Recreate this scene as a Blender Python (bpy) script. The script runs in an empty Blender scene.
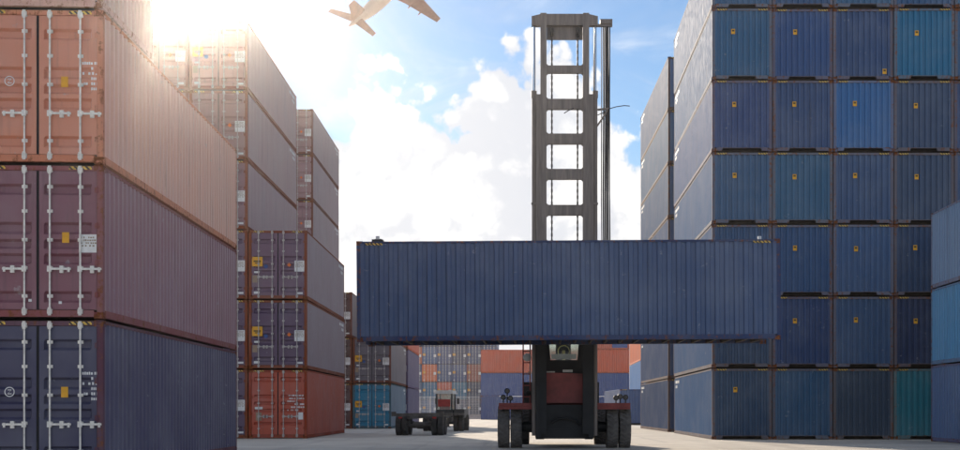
import bpy, bmesh, math, random
from mathutils import Vector, Matrix
R = math.radians
random.seed(7)
S = bpy.context.scene
COL = S.collection

# ------------------------------------------------------------------ camera
F_PX = 1200.0; VPX = 539.0; HOR = 410.0; CAMZ = 1.2
cam_d = bpy.data.cameras.new('camera'); cam = bpy.data.objects.new('camera', cam_d); COL.objects.link(cam)
cam_d.sensor_fit = 'HORIZONTAL'; cam_d.sensor_width = 36.0; cam_d.lens = F_PX / 960 * 36
cam_d.shift_x = (480 - VPX) / 960; cam_d.shift_y = (HOR - 225) / 960
cam_d.clip_start = 0.1; cam_d.clip_end = 6000
cam.location = (0, 0, CAMZ); cam.rotation_euler = (R(90), 0, 0)
S.camera = cam
S.render.engine = 'CYCLES'
S.cycles.use_denoising = True
S.cycles.max_bounces = 6; S.cycles.diffuse_bounces = 3; S.cycles.glossy_bounces = 3
S.cycles.volume_bounces = 0
S.view_settings.view_transform = 'Standard'; S.view_settings.look = 'None'
S.view_settings.gamma = 1.0; S.view_settings.use_curve_mapping = False
S.view_settings.exposure = 1.12

# ------------------------------------------------------------------ light direction
SUN_AZ = -17.3     # degrees, 0 = +Y, negative = towards -X
SUN_EL = 18.5
HAZE_DENSITY = 0.00042
HAZE_G = 0.92

# ------------------------------------------------------------------ node helpers
def N(nt, t, **kw):
    n = nt.nodes.new(t)
    for k, v in kw.items():
        if k.startswith('i_'):
            n.inputs[k[2:].replace('_', ' ')].default_value = v
        else:
            setattr(n, k, v)
    return n
def L(nt, a, b): nt.links.new(a, b)
def M(nt, op, a, b=None, c=None, clamp=False):
    n = nt.nodes.new('ShaderNodeMath'); n.operation = op; n.use_clamp = clamp
    for i, v in enumerate((a, b, c)):
        if v is None: continue
        if hasattr(v, 'is_linked'): nt.links.new(v, n.inputs[i])
        else: n.inputs[i].default_value = v
    return n.outputs[0]
def smooth(nt, v, a, b):
    n = nt.nodes.new('ShaderNodeMapRange'); n.interpolation_type = 'SMOOTHSTEP'
    nt.links.new(v, n.inputs[0]); n.inputs[1].default_value = a; n.inputs[2].default_value = b
    return n.outputs[0]
def mixc(nt, fac, a, b, mode='MIX'):
    n = nt.nodes.new('ShaderNodeMix'); n.data_type = 'RGBA'; n.blend_type = mode
    for s, v in ((0, fac), (6, a), (7, b)):
        if hasattr(v, 'is_linked'): nt.links.new(v, n.inputs[s])
        else: n.inputs[s].default_value = v if s == 0 else (tuple(v) + (1,))[:4]
    return n.outputs[2]
def noise(nt, vec, scale, detail=4, rough=.55, dist=0.0):
    n = nt.nodes.new('ShaderNodeTexNoise'); n.inputs['Scale'].default_value = scale
    n.inputs['Detail'].default_value = detail; n.inputs['Roughness'].default_value = rough
    n.inputs['Distortion'].default_value = dist
    if vec is not None: nt.links.new(vec, n.inputs['Vector'])
    return n.outputs[0]
def mapping(nt, vec, scale=(1, 1, 1), loc=(0, 0, 0), rot=(0, 0, 0)):
    n = nt.nodes.new('ShaderNodeMapping'); n.inputs['Scale'].default_value = scale
    n.inputs['Location'].default_value = loc; n.inputs['Rotation'].default_value = rot
    nt.links.new(vec, n.inputs['Vector']); return n.outputs[0]

# ------------------------------------------------------------------ world: sky with cumulus
W = bpy.data.worlds.new('World'); S.world = W; W.use_nodes = True
nt = W.node_tree; nt.nodes.clear()
out = N(nt, 'ShaderNodeOutputWorld')
sky = N(nt, 'ShaderNodeTexSky', sky_type='NISHITA'); sky.sun_disc = False
sky.sun_elevation = R(SUN_EL); sky.sun_rotation = R(SUN_AZ)
sky.air_density = 1.3; sky.dust_density = 0.12; sky.ozone_density = 3.0; sky.altitude = 0
bg_sky = N(nt, 'ShaderNodeBackground'); bg_sky.inputs[1].default_value = 0.05
L(nt, mixc(nt, 1.0, sky.outputs[0], (.84, .96, 1.16), 'MULTIPLY'), bg_sky.inputs[0])
tc = N(nt, 'ShaderNodeTexCoord'); sep = N(nt, 'ShaderNodeSeparateXYZ'); L(nt, tc.outputs['Generated'], sep.inputs[0])
sx, sy, sz = sep.outputs
az = M(nt, 'ARCTAN2', sx, sy); el = M(nt, 'ARCSINE', sz)
D3 = tc.outputs['Generated']
n_big = noise(nt, D3, 9, 2, .5); n_mid = noise(nt, D3, 30, 4, .6, .3); n_fine = noise(nt, D3, 95, 4, .6)
vor = N(nt, 'ShaderNodeTexVoronoi', feature='F1'); vor.inputs['Scale'].default_value = 42
vor.inputs['Detail'].default_value = 1.0
warp = N(nt, 'ShaderNodeVectorMath', operation='ADD'); L(nt, D3, warp.inputs[0])
wn = N(nt, 'ShaderNodeTexNoise'); wn.inputs['Scale'].default_value = 25; L(nt, D3, wn.inputs['Vector'])
wsc = N(nt, 'ShaderNodeVectorMath', operation='SCALE'); L(nt, wn.outputs[1], wsc.inputs[0]); wsc.inputs['Scale'].default_value = .03
L(nt, wsc.outputs[0], warp.inputs[1]); L(nt, warp.outputs[0], vor.inputs['Vector'])
bil = vor.outputs['Distance']
def aze(px, py):
    dx = px - VPX
    return math.atan2(dx, F_PX), math.atan2(HOR - py, math.hypot(F_PX, dx))
# cumulus bank: height of its top over the horizon, by azimuth
prof = [(-40, 190), (120, 150), (250, 175), (300, 165), (338, 122), (352, 96), (372, 58), (388, 60), (400, 84), (425, 98), (450, 104), (470, 84),
        (490, 60), (512, 38), (536, 33), (560, 46), (580, 66), (600, 92), (622, 128), (650, 152), (690, 170), (780, 150), (900, 180), (1010, 165)]
cur = N(nt, 'ShaderNodeFloatCurve'); cm = cur.mapping; c0 = cm.curves[0]
A0, A1, E1 = -.46, .40, .40
pp = [((aze(x, y)[0] - A0) / (A1 - A0), aze(x, y)[1] / E1) for x, y in prof]
while len(c0.points) < len(pp): c0.points.new(.5, .5)
for p, q in zip(c0.points, sorted(pp)): p.location = q
cm.update()
mr = N(nt, 'ShaderNodeMapRange'); mr.inputs[1].default_value = A0; mr.inputs[2].default_value = A1; L(nt, az, mr.inputs[0])
L(nt, mr.outputs[0], cur.inputs['Value'])
top = M(nt, 'ADD', M(nt, 'MULTIPLY', cur.outputs[0], E1), .022)
edge = M(nt, 'ADD', M(nt, 'MULTIPLY', M(nt, 'SUBTRACT', n_mid, .5), .075), M(nt, 'MULTIPLY', M(nt, 'SUBTRACT', .36, bil), .055))
edge = M(nt, 'ADD', edge, M(nt, 'MULTIPLY', M(nt, 'SUBTRACT', n_fine, .5), .028))
bank = smooth(nt, M(nt, 'ADD', M(nt, 'SUBTRACT', top, el), edge), -.004, .017)
# second cloud, higher up
ca, ce = aze(246, 36)
d2 = M(nt, 'SQRT', M(nt, 'ADD', M(nt, 'POWER', M(nt, 'DIVIDE', M(nt, 'SUBTRACT', az, ca), .060), 2), M(nt, 'POWER', M(nt, 'DIVIDE', M(nt, 'SUBTRACT', el, ce), .062), 2)))
c2 = smooth(nt, M(nt, 'ADD', M(nt, 'MULTIPLY', M(nt, 'SUBTRACT', 1, d2), .055), edge), -.008, .03)
# thin veils
veil = noise(nt, mapping(nt, D3, (7, 7, 17), (.4, 0, .13)), 1.0, 5, .62, .6)
veil = M(nt, 'MULTIPLY', smooth(nt, veil, .48, .78), .6)
vlow = M(nt, 'SUBTRACT', 1, smooth(nt, el, .24, .36))
veil = M(nt, 'MULTIPLY', veil, M(nt, 'ADD', .35, M(nt, 'MULTIPLY', vlow, .65)))
# the rest of the sky overhead and behind: unseen broken cumulus, cover thickened overhead for ambient light
brk = smooth(nt, M(nt, 'ADD', noise(nt, D3, 2.6, 5, .58, .4), M(nt, 'MULTIPLY', edge, 1.2)), .44, .54)
brk = M(nt, 'MULTIPLY', brk, smooth(nt, el, .40, .62))
low = smooth(nt, M(nt, 'ADD', M(nt, 'SUBTRACT', .22, el), M(nt, 'ADD', edge, M(nt, 'MULTIPLY', M(nt, 'SUBTRACT', n_big, .5), .3))), -.005, .03)
offf = smooth(nt, M(nt, 'ABSOLUTE', az), .44, .55)
alpha = M(nt, 'MAXIMUM', M(nt, 'MAXIMUM', bank, c2), M(nt, 'MAXIMUM', veil, M(nt, 'MAXIMUM', brk, M(nt, 'MULTIPLY', low, offf))))
# cloud shade: bright tops, greyer folds
fold = M(nt, 'ADD', M(nt, 'MULTIPLY', n_mid, .6), M(nt, 'MULTIPLY', n_big, .5))
fold = smooth(nt, M(nt, 'ADD', fold, M(nt, 'MULTIPLY', bil, -.25)), .30, .56)
ccol = mixc(nt, fold, (.64, .66, .71), (1.0, .985, .955))
bg_c = N(nt, 'ShaderNodeBackground'); L(nt, ccol, bg_c.inputs[0]); bg_c.inputs[1].default_value = 0.56
mx = N(nt, 'ShaderNodeMixShader'); L(nt, alpha, mx.inputs[0]); L(nt, bg_sky.outputs[0], mx.inputs[1]); L(nt, bg_c.outputs[0], mx.inputs[2])
L(nt, mx.outputs[0], out.inputs[0])
W.cycles.sampling_method = 'MANUAL'; W.cycles.sample_map_resolution = 512

# ------------------------------------------------------------------ sun
sun_d = bpy.data.lights.new('sun', 'SUN'); sun_d.energy = 2.8; sun_d.angle = R(0.53); sun_d.color = (1.0, .87, .71)
sun = bpy.data.objects.new('sun', sun_d); COL.objects.link(sun)
sd = Vector((math.sin(R(SUN_AZ)) * math.cos(R(SUN_EL)), math.cos(R(SUN_AZ)) * math.cos(R(SUN_EL)), math.sin(R(SUN_EL))))
sun.rotation_euler = (-sd).to_track_quat('-Z', 'Y').to_euler(); sun.location = (-30, 60, 60)

# ------------------------------------------------------------------ materials
MAT = {}
def srgb(r, g, b):
    f = lambda c: ((c / 255 + .055) / 1.055) ** 2.4 if c > 10 else c / 255 / 12.92
    return (f(r), f(g), f(b))
def newmat(name):
    m = bpy.data.materials.new(name); m.use_nodes = True; t = m.node_tree
    b = t.nodes['Principled BSDF']; MAT[name] = m
    return m, t, b
def bump(t, b, h, strength, dist=.01):
    n = N(t, 'ShaderNodeBump'); n.inputs['Strength'].default_value = strength; n.inputs['Distance'].default_value = dist
    L(t, h, n.inputs['Height']); L(t, n.outputs[0], b.inputs['Normal'])

def paint_mat(name, rust_base, wear, rough=.5, msc=3.0, spec=.035):
    """container paint: colour comes from the object, with chalking, streaks, scuffs and rust"""
    m, t, b = newmat(name)
    oi = N(t, 'ShaderNodeObjectInfo'); tcn = N(t, 'ShaderNodeTexCoord')
    off = N(t, 'ShaderNodeVectorMath', operation='ADD'); L(t, tcn.outputs['Object'], off.inputs[0])
    rv = N(t, 'ShaderNodeCombineXYZ'); L(t, M(t, 'MULTIPLY', oi.outputs['Random'], 90), rv.inputs[0]); L(t, M(t, 'MULTIPLY', oi.outputs['Random'], 37), rv.inputs[1])
    L(t, rv.outputs[0], off.inputs[1]); V = off.outputs[0]
    big = noise(t, V, .55, 4, .6); mid = noise(t, V, msc, 6, .65); fine = noise(t, V, 26, 4, .6)
    streak = noise(t, mapping(t, V, (7, 7, .35)), 1.0, 5, .65)
    col = mixc(t, M(t, 'MULTIPLY', smooth(t, big, .35, .75), .26), oi.outputs['Color'], (.42, .44, .46))     # chalky fading
    col2 = mixc(t, .5, oi.outputs['Color'], col)
    dark = mixc(t, M(t, 'MULTIPLY', smooth(t, streak, .50, .80), .36), col2, (.045, .042, .040))               # grime runs
    scuff = M(t, 'MULTIPLY', smooth(t, M(t, 'ADD', mid, M(t, 'MULTIPLY', fine, .25)), .77, .86), .45)
    lite = mixc(t, scuff, dark, (.40, .41, .42))
    rmask = smooth(t, M(t, 'ADD', M(t, 'MULTIPLY', mid, .6), M(t, 'ADD', M(t, 'MULTIPLY', streak, .35), M(t, 'MULTIPLY', fine, .2))), .80 - rust_base, .90 - rust_base)
    rustc = mixc(t, fine, (.10, .032, .012), (.30, .115, .045))
    fin = mixc(t, M(t, 'MULTIPLY', rmask, wear), lite, rustc)
    L(t, fin, b.inputs['Base Color'])
    L(t, M(t, 'ADD', rough - .02, M(t, 'MULTIPLY', mid, .3)), b.inputs['Roughness'])
    b.inputs['Specular IOR Level'].default_value = spec
    dent = noise(t, V, 1.6, 3, .5)
    bump(t, b, M(t, 'ADD', M(t, 'MULTIPLY', dent, 1.0), M(t, 'MULTIPLY', fine, .05)), .5, .018)
    return m
paint_mat('paint', .06, .75)
paint_mat('paint_gloss', .06, .75, .36, 3.0, .5)
paint_mat('paint_frame', .21, .85, .6, 8.0)      # posts and rails: knocked and rusty
paint_mat('casting', .30, 1.0, .7, 8.0)

def simple(name, col, rough=.6, metal=0.0, var=.25, scale=6.0, spec=.4, bmp=0.0, streak=False):
    m, t, b = newmat(name); tcn = N(t, 'ShaderNodeTexCoord')
    v = tcn.outputs['Object']
    n = noise(t, mapping(t, v, (5, 5, .4)) if streak else v, scale, 6, .62)
    c = mixc(t, smooth(t, n, .25, .75), tuple(x * (1 - var) for x in col), tuple(min(1, x * (1 + var)) for x in col))
    L(t, c, b.inputs['Base Color']); b.inputs['Roughness'].default_value = rough; b.inputs['Metallic'].default_value = metal
    b.inputs['Specular IOR Level'].default_value = spec
    if bmp: bump(t, b, n, bmp, .02)
    return m
simple('galvanised', (.74, .71, .65), .45, .15, .22, 9)
simple('rod_dull', (.46, .43, .40), .5, .1, .25, 9)
simple('seal', (.020, .020, .022), .8)
simple('underside', (.055, .045, .04), .85, 0, .4, 3)
simple('wood_floor', (.16, .10, .06), .8)
simple('mast_paint', (.20, .165, .14), .55, .0, .30, 2.2, .4, .1, True)
simple('machine_black', (.018, .018, .018), .6, 0, .35, 3)
simple('machine_red', (.27, .05, .042), .5, 0, .35, 2.5, .4, .05)
simple('rubber', (.070, .066, .062), .85, 0, .35, 5, .25, .2)
simple('rubber_dusty', (.16, .148, .135), .9, 0, .35, 5, .2, .2)
simple('rim_steel', (.12, .11, .10), .6, .2, .4, 6)
simple('chrome', (.62, .62, .62), .22, 1.0, .08, 4)
simple('hose', (.022, .022, .024), .55)
simple('chain_steel', (.07, .065, .06), .5, .5, .3, 20)
simple('cab_white', (.74, .73, .66), .5, 0, .15)
simple('lamp_glass', (.75, .62, .20), .25)
simple('yellow_print', (.72, .36, .02), .55, 0, .12)
simple('white_print', (.72, .72, .70), .55, 0, .12)
simple('orange_print', (.70, .16, .02), .55, 0, .12)
simple('tan_print', (.30, .22, .15), .6, 0, .12)
simple('black_print', (.02, .02, .02), .6, 0, .1)
simple('blue_print', (.035, .085, .26), .5, 0, .12)
simple('fence_white', (.62, .62, .60), .6, 0, .15)
simple('barrier_concrete', (.42, .40, .36), .85, 0, .2, 4)
simple('sack_yellow', (.62, .40, .07), .7, 0, .25)
simple('trailer_steel', (.105, .094, .082), .7, 0, .4, 4, .3, .1)
simple('tractor_red', (.42, .035, .03), .45, 0, .2)
simple('tractor_dark', (.035, .036, .040), .5, 0, .3)
simple('tail_red', (.35, .02, .015), .3)
simple('plane_skin', (.62, .44, .32), .35, 0, .06, .4, .5)  # warm tint imitates backlight on a white airframe
simple('plane_wing', (.33, .14, .075), .4, 0, .2, .5, .5)  # dark orange wings: backlit shade put into the colour
simple('plane_engine', (.16, .075, .045), .4, 0, .2, .5)
m, t, b = newmat('glass'); b.inputs['Base Color'].default_value = (.72, .78, .72, 1); b.inputs['Roughness'].default_value = .06
b.inputs['Transmission Weight'].default_value = .95; b.inputs['IOR'].default_value = 1.45
m, t, b = newmat('hazard')                     # yellow slashes printed over the container colour
tcn = N(t, 'ShaderNodeTexCoord'); sp = N(t, 'ShaderNodeSeparateXYZ'); L(t, tcn.outputs['Object'], sp.inputs[0])
st = M(t, 'FRACT', M(t, 'MULTIPLY', M(t, 'ADD', M(t, 'ADD', sp.outputs[0], sp.outputs[1]), sp.outputs[2]), 9.5))
nz = noise(t, tcn.outputs['Object'], 14, 4)
fac = M(t, 'MULTIPLY', M(t, 'GREATER_THAN', st, .48), smooth(t, nz, .30, .48))
L(t, mixc(t, fac, (.040, .034, .030), (.72, .47, .07)), b.inputs['Base Color']); b.inputs['Roughness'].default_value = .6

m, t, b = newmat('yard_concrete')
tcn = N(t, 'ShaderNodeTexCoord'); V = tcn.outputs['Object']
n1 = noise(t, V, .05, 6, .6); n2 = noise(t, V, .45, 7, .65); n3 = noise(t, V, 9, 5, .6); n4 = noise(t, V, 60, 3, .6)
trk = noise(t, mapping(t, V, (1.1, .045, 1), (0, 0, 0), (0, 0, R(8))), 1.0, 5, .6, .5)
trk2 = noise(t, mapping(t, V, (.05, .6, 1), (3, 1, 0), (0, 0, R(-6))), 1.0, 5, .62, .4)
c = mixc(t, smooth(t, n2, .3, .72), (.54, .475, .39), (.70, .635, .535))
c = mixc(t, M(t, 'MULTIPLY', smooth(t, trk, .52, .72), .42), c, (.27, .245, .22))
c = mixc(t, M(t, 'MULTIPLY', smooth(t, trk2, .52, .75), .38), c, (.30, .27, .24))
c = mixc(t, M(t, 'MULTIPLY', smooth(t, n1, .45, .7), .35), c, (.66, .61, .52))
c = mixc(t, M(t, 'MULTIPLY', smooth(t, n3, .60, .76), .35), c, (.16, .145, .13))
c = mixc(t, M(t, 'MULTIPLY', smooth(t, n4, .6, .8), .2), c, (.20, .19, .17))
L(t, c, b.inputs['Base Color']); b.inputs['Roughness'].default_value = .85; b.inputs['Specular IOR Level'].default_value = .25
bump(t, b, M(t, 'ADD', n2, M(t, 'ADD', M(t, 'MULTIPLY', n3, .35), M(t, 'MULTIPLY', n4, .12))), .5, .04)

# ------------------------------------------------------------------ mesh builder
class MB:
    def __init__(s): s.v = []; s.f = []; s.sm = []
    def add(s, vs, fs, sm=False):
        o = len(s.v); s.v += [tuple(v) for v in vs]; s.f += [tuple(i + o for i in f) for f in fs]; s.sm += [sm] * len(fs); return s
    def box(s, x0, x1, y0, y1, z0, z1, mtx=None):
        vs = [Vector((x, y, z)) for x in (x0, x1) for y in (y0, y1) for z in (z0, z1)]
        if mtx is not None: vs = [mtx @ v for v in vs]
        return s.add(vs, [(0, 1, 3, 2), (4, 6, 7, 5), (0, 4, 5, 1), (2, 3, 7, 6), (0, 2, 6, 4), (1, 5, 7, 3)])
    def bar(s, p, q, w, h):
        p, q = Vector(p), Vector(q); d = q - p
        m = Matrix.Translation(p) @ d.to_track_quat('Z', 'Y').to_matrix().to_4x4()
        return s.box(-w / 2, w / 2, -h / 2, h / 2, 0, d.length, m)
    def tube(s, p, q, r, n=10, r2=None, cap=True):
        p, q = Vector(p), Vector(q); d = q - p; r2 = r if r2 is None else r2
        m = d.to_track_quat('Z', 'Y').to_matrix()
        a = [p + m @ Vector((r * math.cos(2 * math.pi * i / n), r * math.sin(2 * math.pi * i / n), 0)) for i in range(n)]
        b_ = [q + m @ Vector((r2 * math.cos(2 * math.pi * i / n), r2 * math.sin(2 * math.pi * i / n), 0)) for i in range(n)]
        s.add(a + b_, [(i, (i + 1) % n, n + (i + 1) % n, n + i) for i in range(n)], True)
        if cap: s.add(a, [tuple(range(n))[::-1]]); s.add(b_, [tuple(range(n))])
        return s
    def path(s, pts, r, n=6):
        for a, b_ in zip(pts, pts[1:]): s.tube(a, b_, r, n)
        return s
    def lathe(s, prof, axis='X', n=28, c=(0, 0, 0), sm=True):
        vs = []
        for i in range(n):
            a = 2 * math.pi * i / n
            for (u, r) in prof:
                y, z = r * math.cos(a), r * math.sin(a)
                vs.append((c[0] + u, c[1] + y, c[2] + z) if axis == 'X' else (c[0] + y, c[1] + u, c[2] + z))
        k = len(prof)
        fs = [(i * k + j, i * k + j + 1, ((i + 1) % n) * k + j + 1, ((i + 1) % n) * k + j) for i in range(n) for j in range(k - 1)]
        return s.add(vs, fs, sm)
    def prism(s, poly, axis, a, b_):
        """poly of (u, w) extruded along axis from a to b_"""
        k = len(poly)
        def P(u, w, t): return {'x': (t, u, w), 'y': (u, t, w), 'z': (u, w, t)}[axis]
        vs = [P(u, w, a) for u, w in poly] + [P(u, w, b_) for u, w in poly]
        return s.add(vs, [tuple(range(k))[::-1], tuple(range(k, 2 * k))] + [(i, (i + 1) % k, k + (i + 1) % k, k + i) for i in range(k)])
    def mesh(s, name, mat):
        me = bpy.data.meshes.new(name); me.from_pydata(s.v, [], s.f)
        me.polygons.foreach_set('use_smooth', s.sm)
        bm = bmesh.new(); bm.from_mesh(me); bmesh.ops.recalc_face_normals(bm, faces=bm.faces); bm.to_mesh(me); bm.free()
        me.materials.append(MAT[mat]); me.update(); return me

def tag(o, label=None, cat=None, group=None, kind=None):
    for k, v in (('label', label), ('category', cat), ('group', group), ('kind', kind)):
        if v: o[k] = v
    return o
def obj(name, me, parent=None, color=None):
    o = bpy.data.objects.new(name, me); COL.objects.link(o)
    if parent: o.parent = parent
    if color: o.color = tuple(color) + (1,)
    return o
def empty(name, loc, rz=0.0, rx=0.0, ry=0.0):
    o = bpy.data.objects.new(name, None); COL.objects.link(o); o.location = loc; o.rotation_euler = (rx, ry, rz); o.empty_display_size = .3
    return o

# ------------------------------------------------------------------ ground
g = MB(); XS = [-420, -120, -40, 40, 120, 420]; YS = [-60, 10, 40, 80, 160, 320, 640]
g.add([(x, y, 0) for x in XS for y in YS], [(i * 7 + j, (i + 1) * 7 + j, (i + 1) * 7 + j + 1, i * 7 + j + 1) for i in range(5) for j in range(6)])
tag(obj('ground', g.mesh('ground', 'yard_concrete')), 'pale worn concrete of the container yard', None, None, 'structure')

# ------------------------------------------------------------------ shipping container kit
CW, CH = 2.438, 2.896
HWD = CW / 2
def trap(u, pitch, depth):
    """trapezoid wave: 0 on the outer flat, depth on the inner flat"""
    f = (u / pitch) % 1.0
    if f < .38: return 0.0
    if f < .5: return depth * (f - .38) / .12
    if f < .88: return depth
    return depth * (1 - (f - .88) / .12)
def corr_breaks(a, b_, pitch):
    n = max(2, round((b_ - a) / pitch)); p = (b_ - a - .38 * (b_ - a) / (n + .38)) / n
    us = []
    for i in range(n):
        us += [a + p * (i + q) for q in (0, .38, .5, .88)]
    us += [a + p * n, b_]
    return us, p
def corrugated(axis, a, b_, z0, z1, face, sign, pitch, depth=.044):
    """corrugated wall sheet: axis 'y' (a side wall, face = x) or 'x' (an end wall, face = y). sign: outward direction"""
    us, p = corr_breaks(a, b_, pitch); mb = MB(); vs = []
    for u in us:
        d = trap(u - a + 1e-6, p, depth) if u < b_ - 1e-6 else 0.0
        w = face - sign * d
        for z in (z0, z1): vs.append((w, u, z) if axis == 'y' else (u, w, z))
    fs = [(2 * i, 2 * i + 2, 2 * i + 3, 2 * i + 1) for i in range(len(us) - 1)]
    mb.add(vs, fs)
    return mb
GROOVES = [(.36, .57), (1.08, 1.31), (1.40, 1.59), (1.67, 1.88), (2.38, 2.60)]     # from the top edge of the container
GROOVES_RED = [(.30, .52), (1.05, 1.20), (1.34, 1.50), (1.64, 1.80), (2.20, 2.34)]
def groove_depth(z, gr):
    t = CH - z
    for a, b_ in gr:
        if a <= t <= b_: return .068 * min(1, (t - a) / .045, (b_ - t) / .05)
    return 0.0
def door_mesh(x0, x1, gr):
    zs = [.17]
    for a, b_ in reversed(gr):
        zs += [CH - b_, CH - b_ + .05, CH - a - .045, CH - a]
    zs += [CH - .115]
    xs = [x0 + .012, x0 + .10, x0 + .135, x1 - .135, x1 - .10, x1 - .012]
    mb = MB(); vs = []; Y = .022
    for x in xs:
        ins = 1.0 if xs[2] - 1e-6 <= x <= xs[3] + 1e-6 else 0.0
        for z in zs: vs.append((x, Y + ins * groove_depth(z, gr), z))
    k = len(zs)
    fs = [(i * k + j, (i + 1) * k + j, (i + 1) * k + j + 1, i * k + j + 1) for i in range(5) for j in range(k - 1)]
    mb.add(vs, fs)
    zl, zh = zs[0], zs[-1]
    for (a, b_) in ((xs[0], xs[0]), (xs[-1], xs[-1])):
        mb.add([(a, Y, zl), (a, Y, zh), (a, Y + .06, zh), (a, Y + .06, zl)], [(0, 1, 2, 3)])
    mb.add([(xs[0], Y, zh), (xs[-1], Y, zh), (xs[-1], Y + .06, zh), (xs[0], Y + .06, zh)], [(0, 1, 2, 3)])
    mb.add([(xs[0], Y, zl), (xs[-1], Y, zl), (xs[-1], Y + .06, zl), (xs[0], Y + .06, zl)], [(0, 1, 2, 3)])
    return mb
def casting_mesh():
    bm = bmesh.new(); bmesh.ops.create_cube(bm, size=1.0)
    for v in bm.verts: v.co = Vector((v.co.x * .170, v.co.y * .180, v.co.z * .122))
    fs = list(bm.faces)
    r = bmesh.ops.inset_individual(bm, faces=fs, thickness=.036)
    for f in fs:
        nrm = f.normal.copy()
        for v in f.verts: v.co -= nrm * .035
    me = bpy.data.meshes.new('corner_casting'); bm.to_mesh(me); bm.free(); me.materials.append(MAT['casting']); return me
CAST = None
_m = {}
def mcache(key, fn):
    if key not in _m: _m[key] = fn()
    return _m[key]
def rod_mesh(mat):
    mb = MB(); y = -.012
    mb.tube((0, y, .10), (0, y, CH - .05), .019, 8)
    for z in (.13, CH - .10):                                      # cams and keepers
        mb.box(-.045, .045, -.03, .03, z - .045, z + .045); mb.box(-.028, .028, -.042, -.02, z - .075, z + .075)
    for z in (.42, .95, 1.48, 2.02, 2.48): mb.box(-.05, .05, -.006, .028, z - .03, z + .03)
    return mb.mesh('locking_rod', mat)
def handle_mesh(sign, mat):
    mb = MB(); z = .93
    mb.box(min(0, sign * .40), max(0, sign * .40), -.045, -.027, z - .02, z + .02)
    mb.box(-.04, .04, -.05, -.015, z - .055, z + .055)
    mb.box(sign * .22 - .035, sign * .22 + .035, -.03, .02, z - .075, z + .06)
    mb.box(sign * .36 - .02, sign * .36 + .02, -.058, -.03, z - .06, z + .03)
    return mb.mesh('rod_handle', mat)
def hinge_mesh():
    mb = MB(); mb.box(-.05, .05, -.004, .02, -.05, .05); mb.tube((0, -.008, -.06), (0, -.008, .06), .016, 8)
    return mb.mesh('hinge', 'paint_frame')
def plate(w, h, mat, name='plate'):
    return MB().box(-w / 2, w / 2, -.003, .0, -h / 2, h / 2).mesh(name, mat)
def dashes(lines, mat, seed, w=.46, lh=.055, gr=GROOVES, zc=0.0, slant=0.0):
    """rows of small illegible stencil marks"""
    rn = random.Random(seed); mb = MB()
    for i, (start, frac) in enumerate(lines):
        x = start * w; z = -i * lh * 1.75
        while x < (start + frac) * w:
            cw = rn.uniform(.022, .040)
            if rn.random() < .84: mb.box(x, x + cw, -.002, .0, z, z + lh * rn.uniform(.8, 1.0))
            x += cw + rn.choice((.010, .012, .03))
    return mb.mesh('stencil_marking', mat)

def common_parts(L_, ends):
    """(name, mesh, location, children) for everything but the near end's doors; ends: 'door' or 'front'"""
    global CAST
    CAST = CAST or casting_mesh(); P = []
    pitch = .278
    for s in (-1, 1):
        side = mcache(('side', L_, s), lambda: corrugated('y', .11, L_ - .11, .158, CH - .07, s * (HWD - .008), s, pitch).mesh('side_panel', 'paint_gloss' if L_ < 13 else 'paint'))
        P.append(('side_panel', side, (0, 0, 0), []))
        P.append(('bottom_rail', mcache(('brail', L_, s), lambda: MB().box(min(s * (HWD - .006), s * (HWD - .10)), max(s * (HWD - .006), s * (HWD - .10)), .16, L_ - .16, .022, .160).mesh('bottom_rail', 'paint_frame')), (0, 0, 0), []))
        P.append(('top_rail', mcache(('trail', L_, s), lambda: MB().box(min(s * (HWD - .004), s * (HWD - .07)), max(s * (HWD - .004), s * (HWD - .07)), .16, L_ - .16, CH - .075, CH - .012).mesh('top_rail', 'paint_frame')), (0, 0, 0), []))
        for e in (0, 1):
            y0, y1 = (.003, .115) if e == 0 else (L_ - .115, L_ - .003)
            P.append(('corner_post', mcache(('post', L_, s, e), lambda: MB().box(min(s * (HWD - .003), s * (HWD - .115)), max(s * (HWD - .003), s * (HWD - .115)), y0, y1, .118, CH - .118).mesh('corner_post', 'paint_frame')), (0, 0, 0), []))
            for z in (.061, CH - .061):
                P.append(('corner_casting', CAST, (s * (HWD - .085), .090 if e == 0 else L_ - .090, z), []))
    def roof():
        mb = MB(); us, p = corr_breaks(.1, L_ - .1, .35); vs = []
        for u in us:
            d = trap(u - .1 + 1e-6, p, .02)
            for x in (-HWD + .07, HWD - .07): vs.append((x, u, CH - .020 - d))
        mb.add(vs, [(2 * i, 2 * i + 2, 2 * i + 3, 2 * i + 1) for i in range(len(us) - 1)]); return mb.mesh('roof_panel', 'paint')
    P.append(('roof_panel', mcache(('roof', L_), roof), (0, 0, 0), []))
    def floor():
        mb = MB(); mb.box(-HWD + .1, HWD - .1, .1, L_ - .1, .150, .178)
        n = int(L_ / .45)
        for i in range(1, n): mb.box(-HWD + .1, HWD - .1, L_ * i / n - .03, L_ * i / n + .03, .035, .149)
        return mb.mesh('floor_frame', 'underside')
    P.append(('floor_frame', mcache(('floor', L_), floor), (0, 0, 0), []))
    # far end wall
    P.append(('end_wall', mcache(('far', L_), lambda: corrugated('x', -HWD + .11, HWD - .11, .14, CH - .1, L_ - .02, 1, .26).mesh('end_wall', 'paint')), (0, 0, 0), []))
    return P
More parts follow.
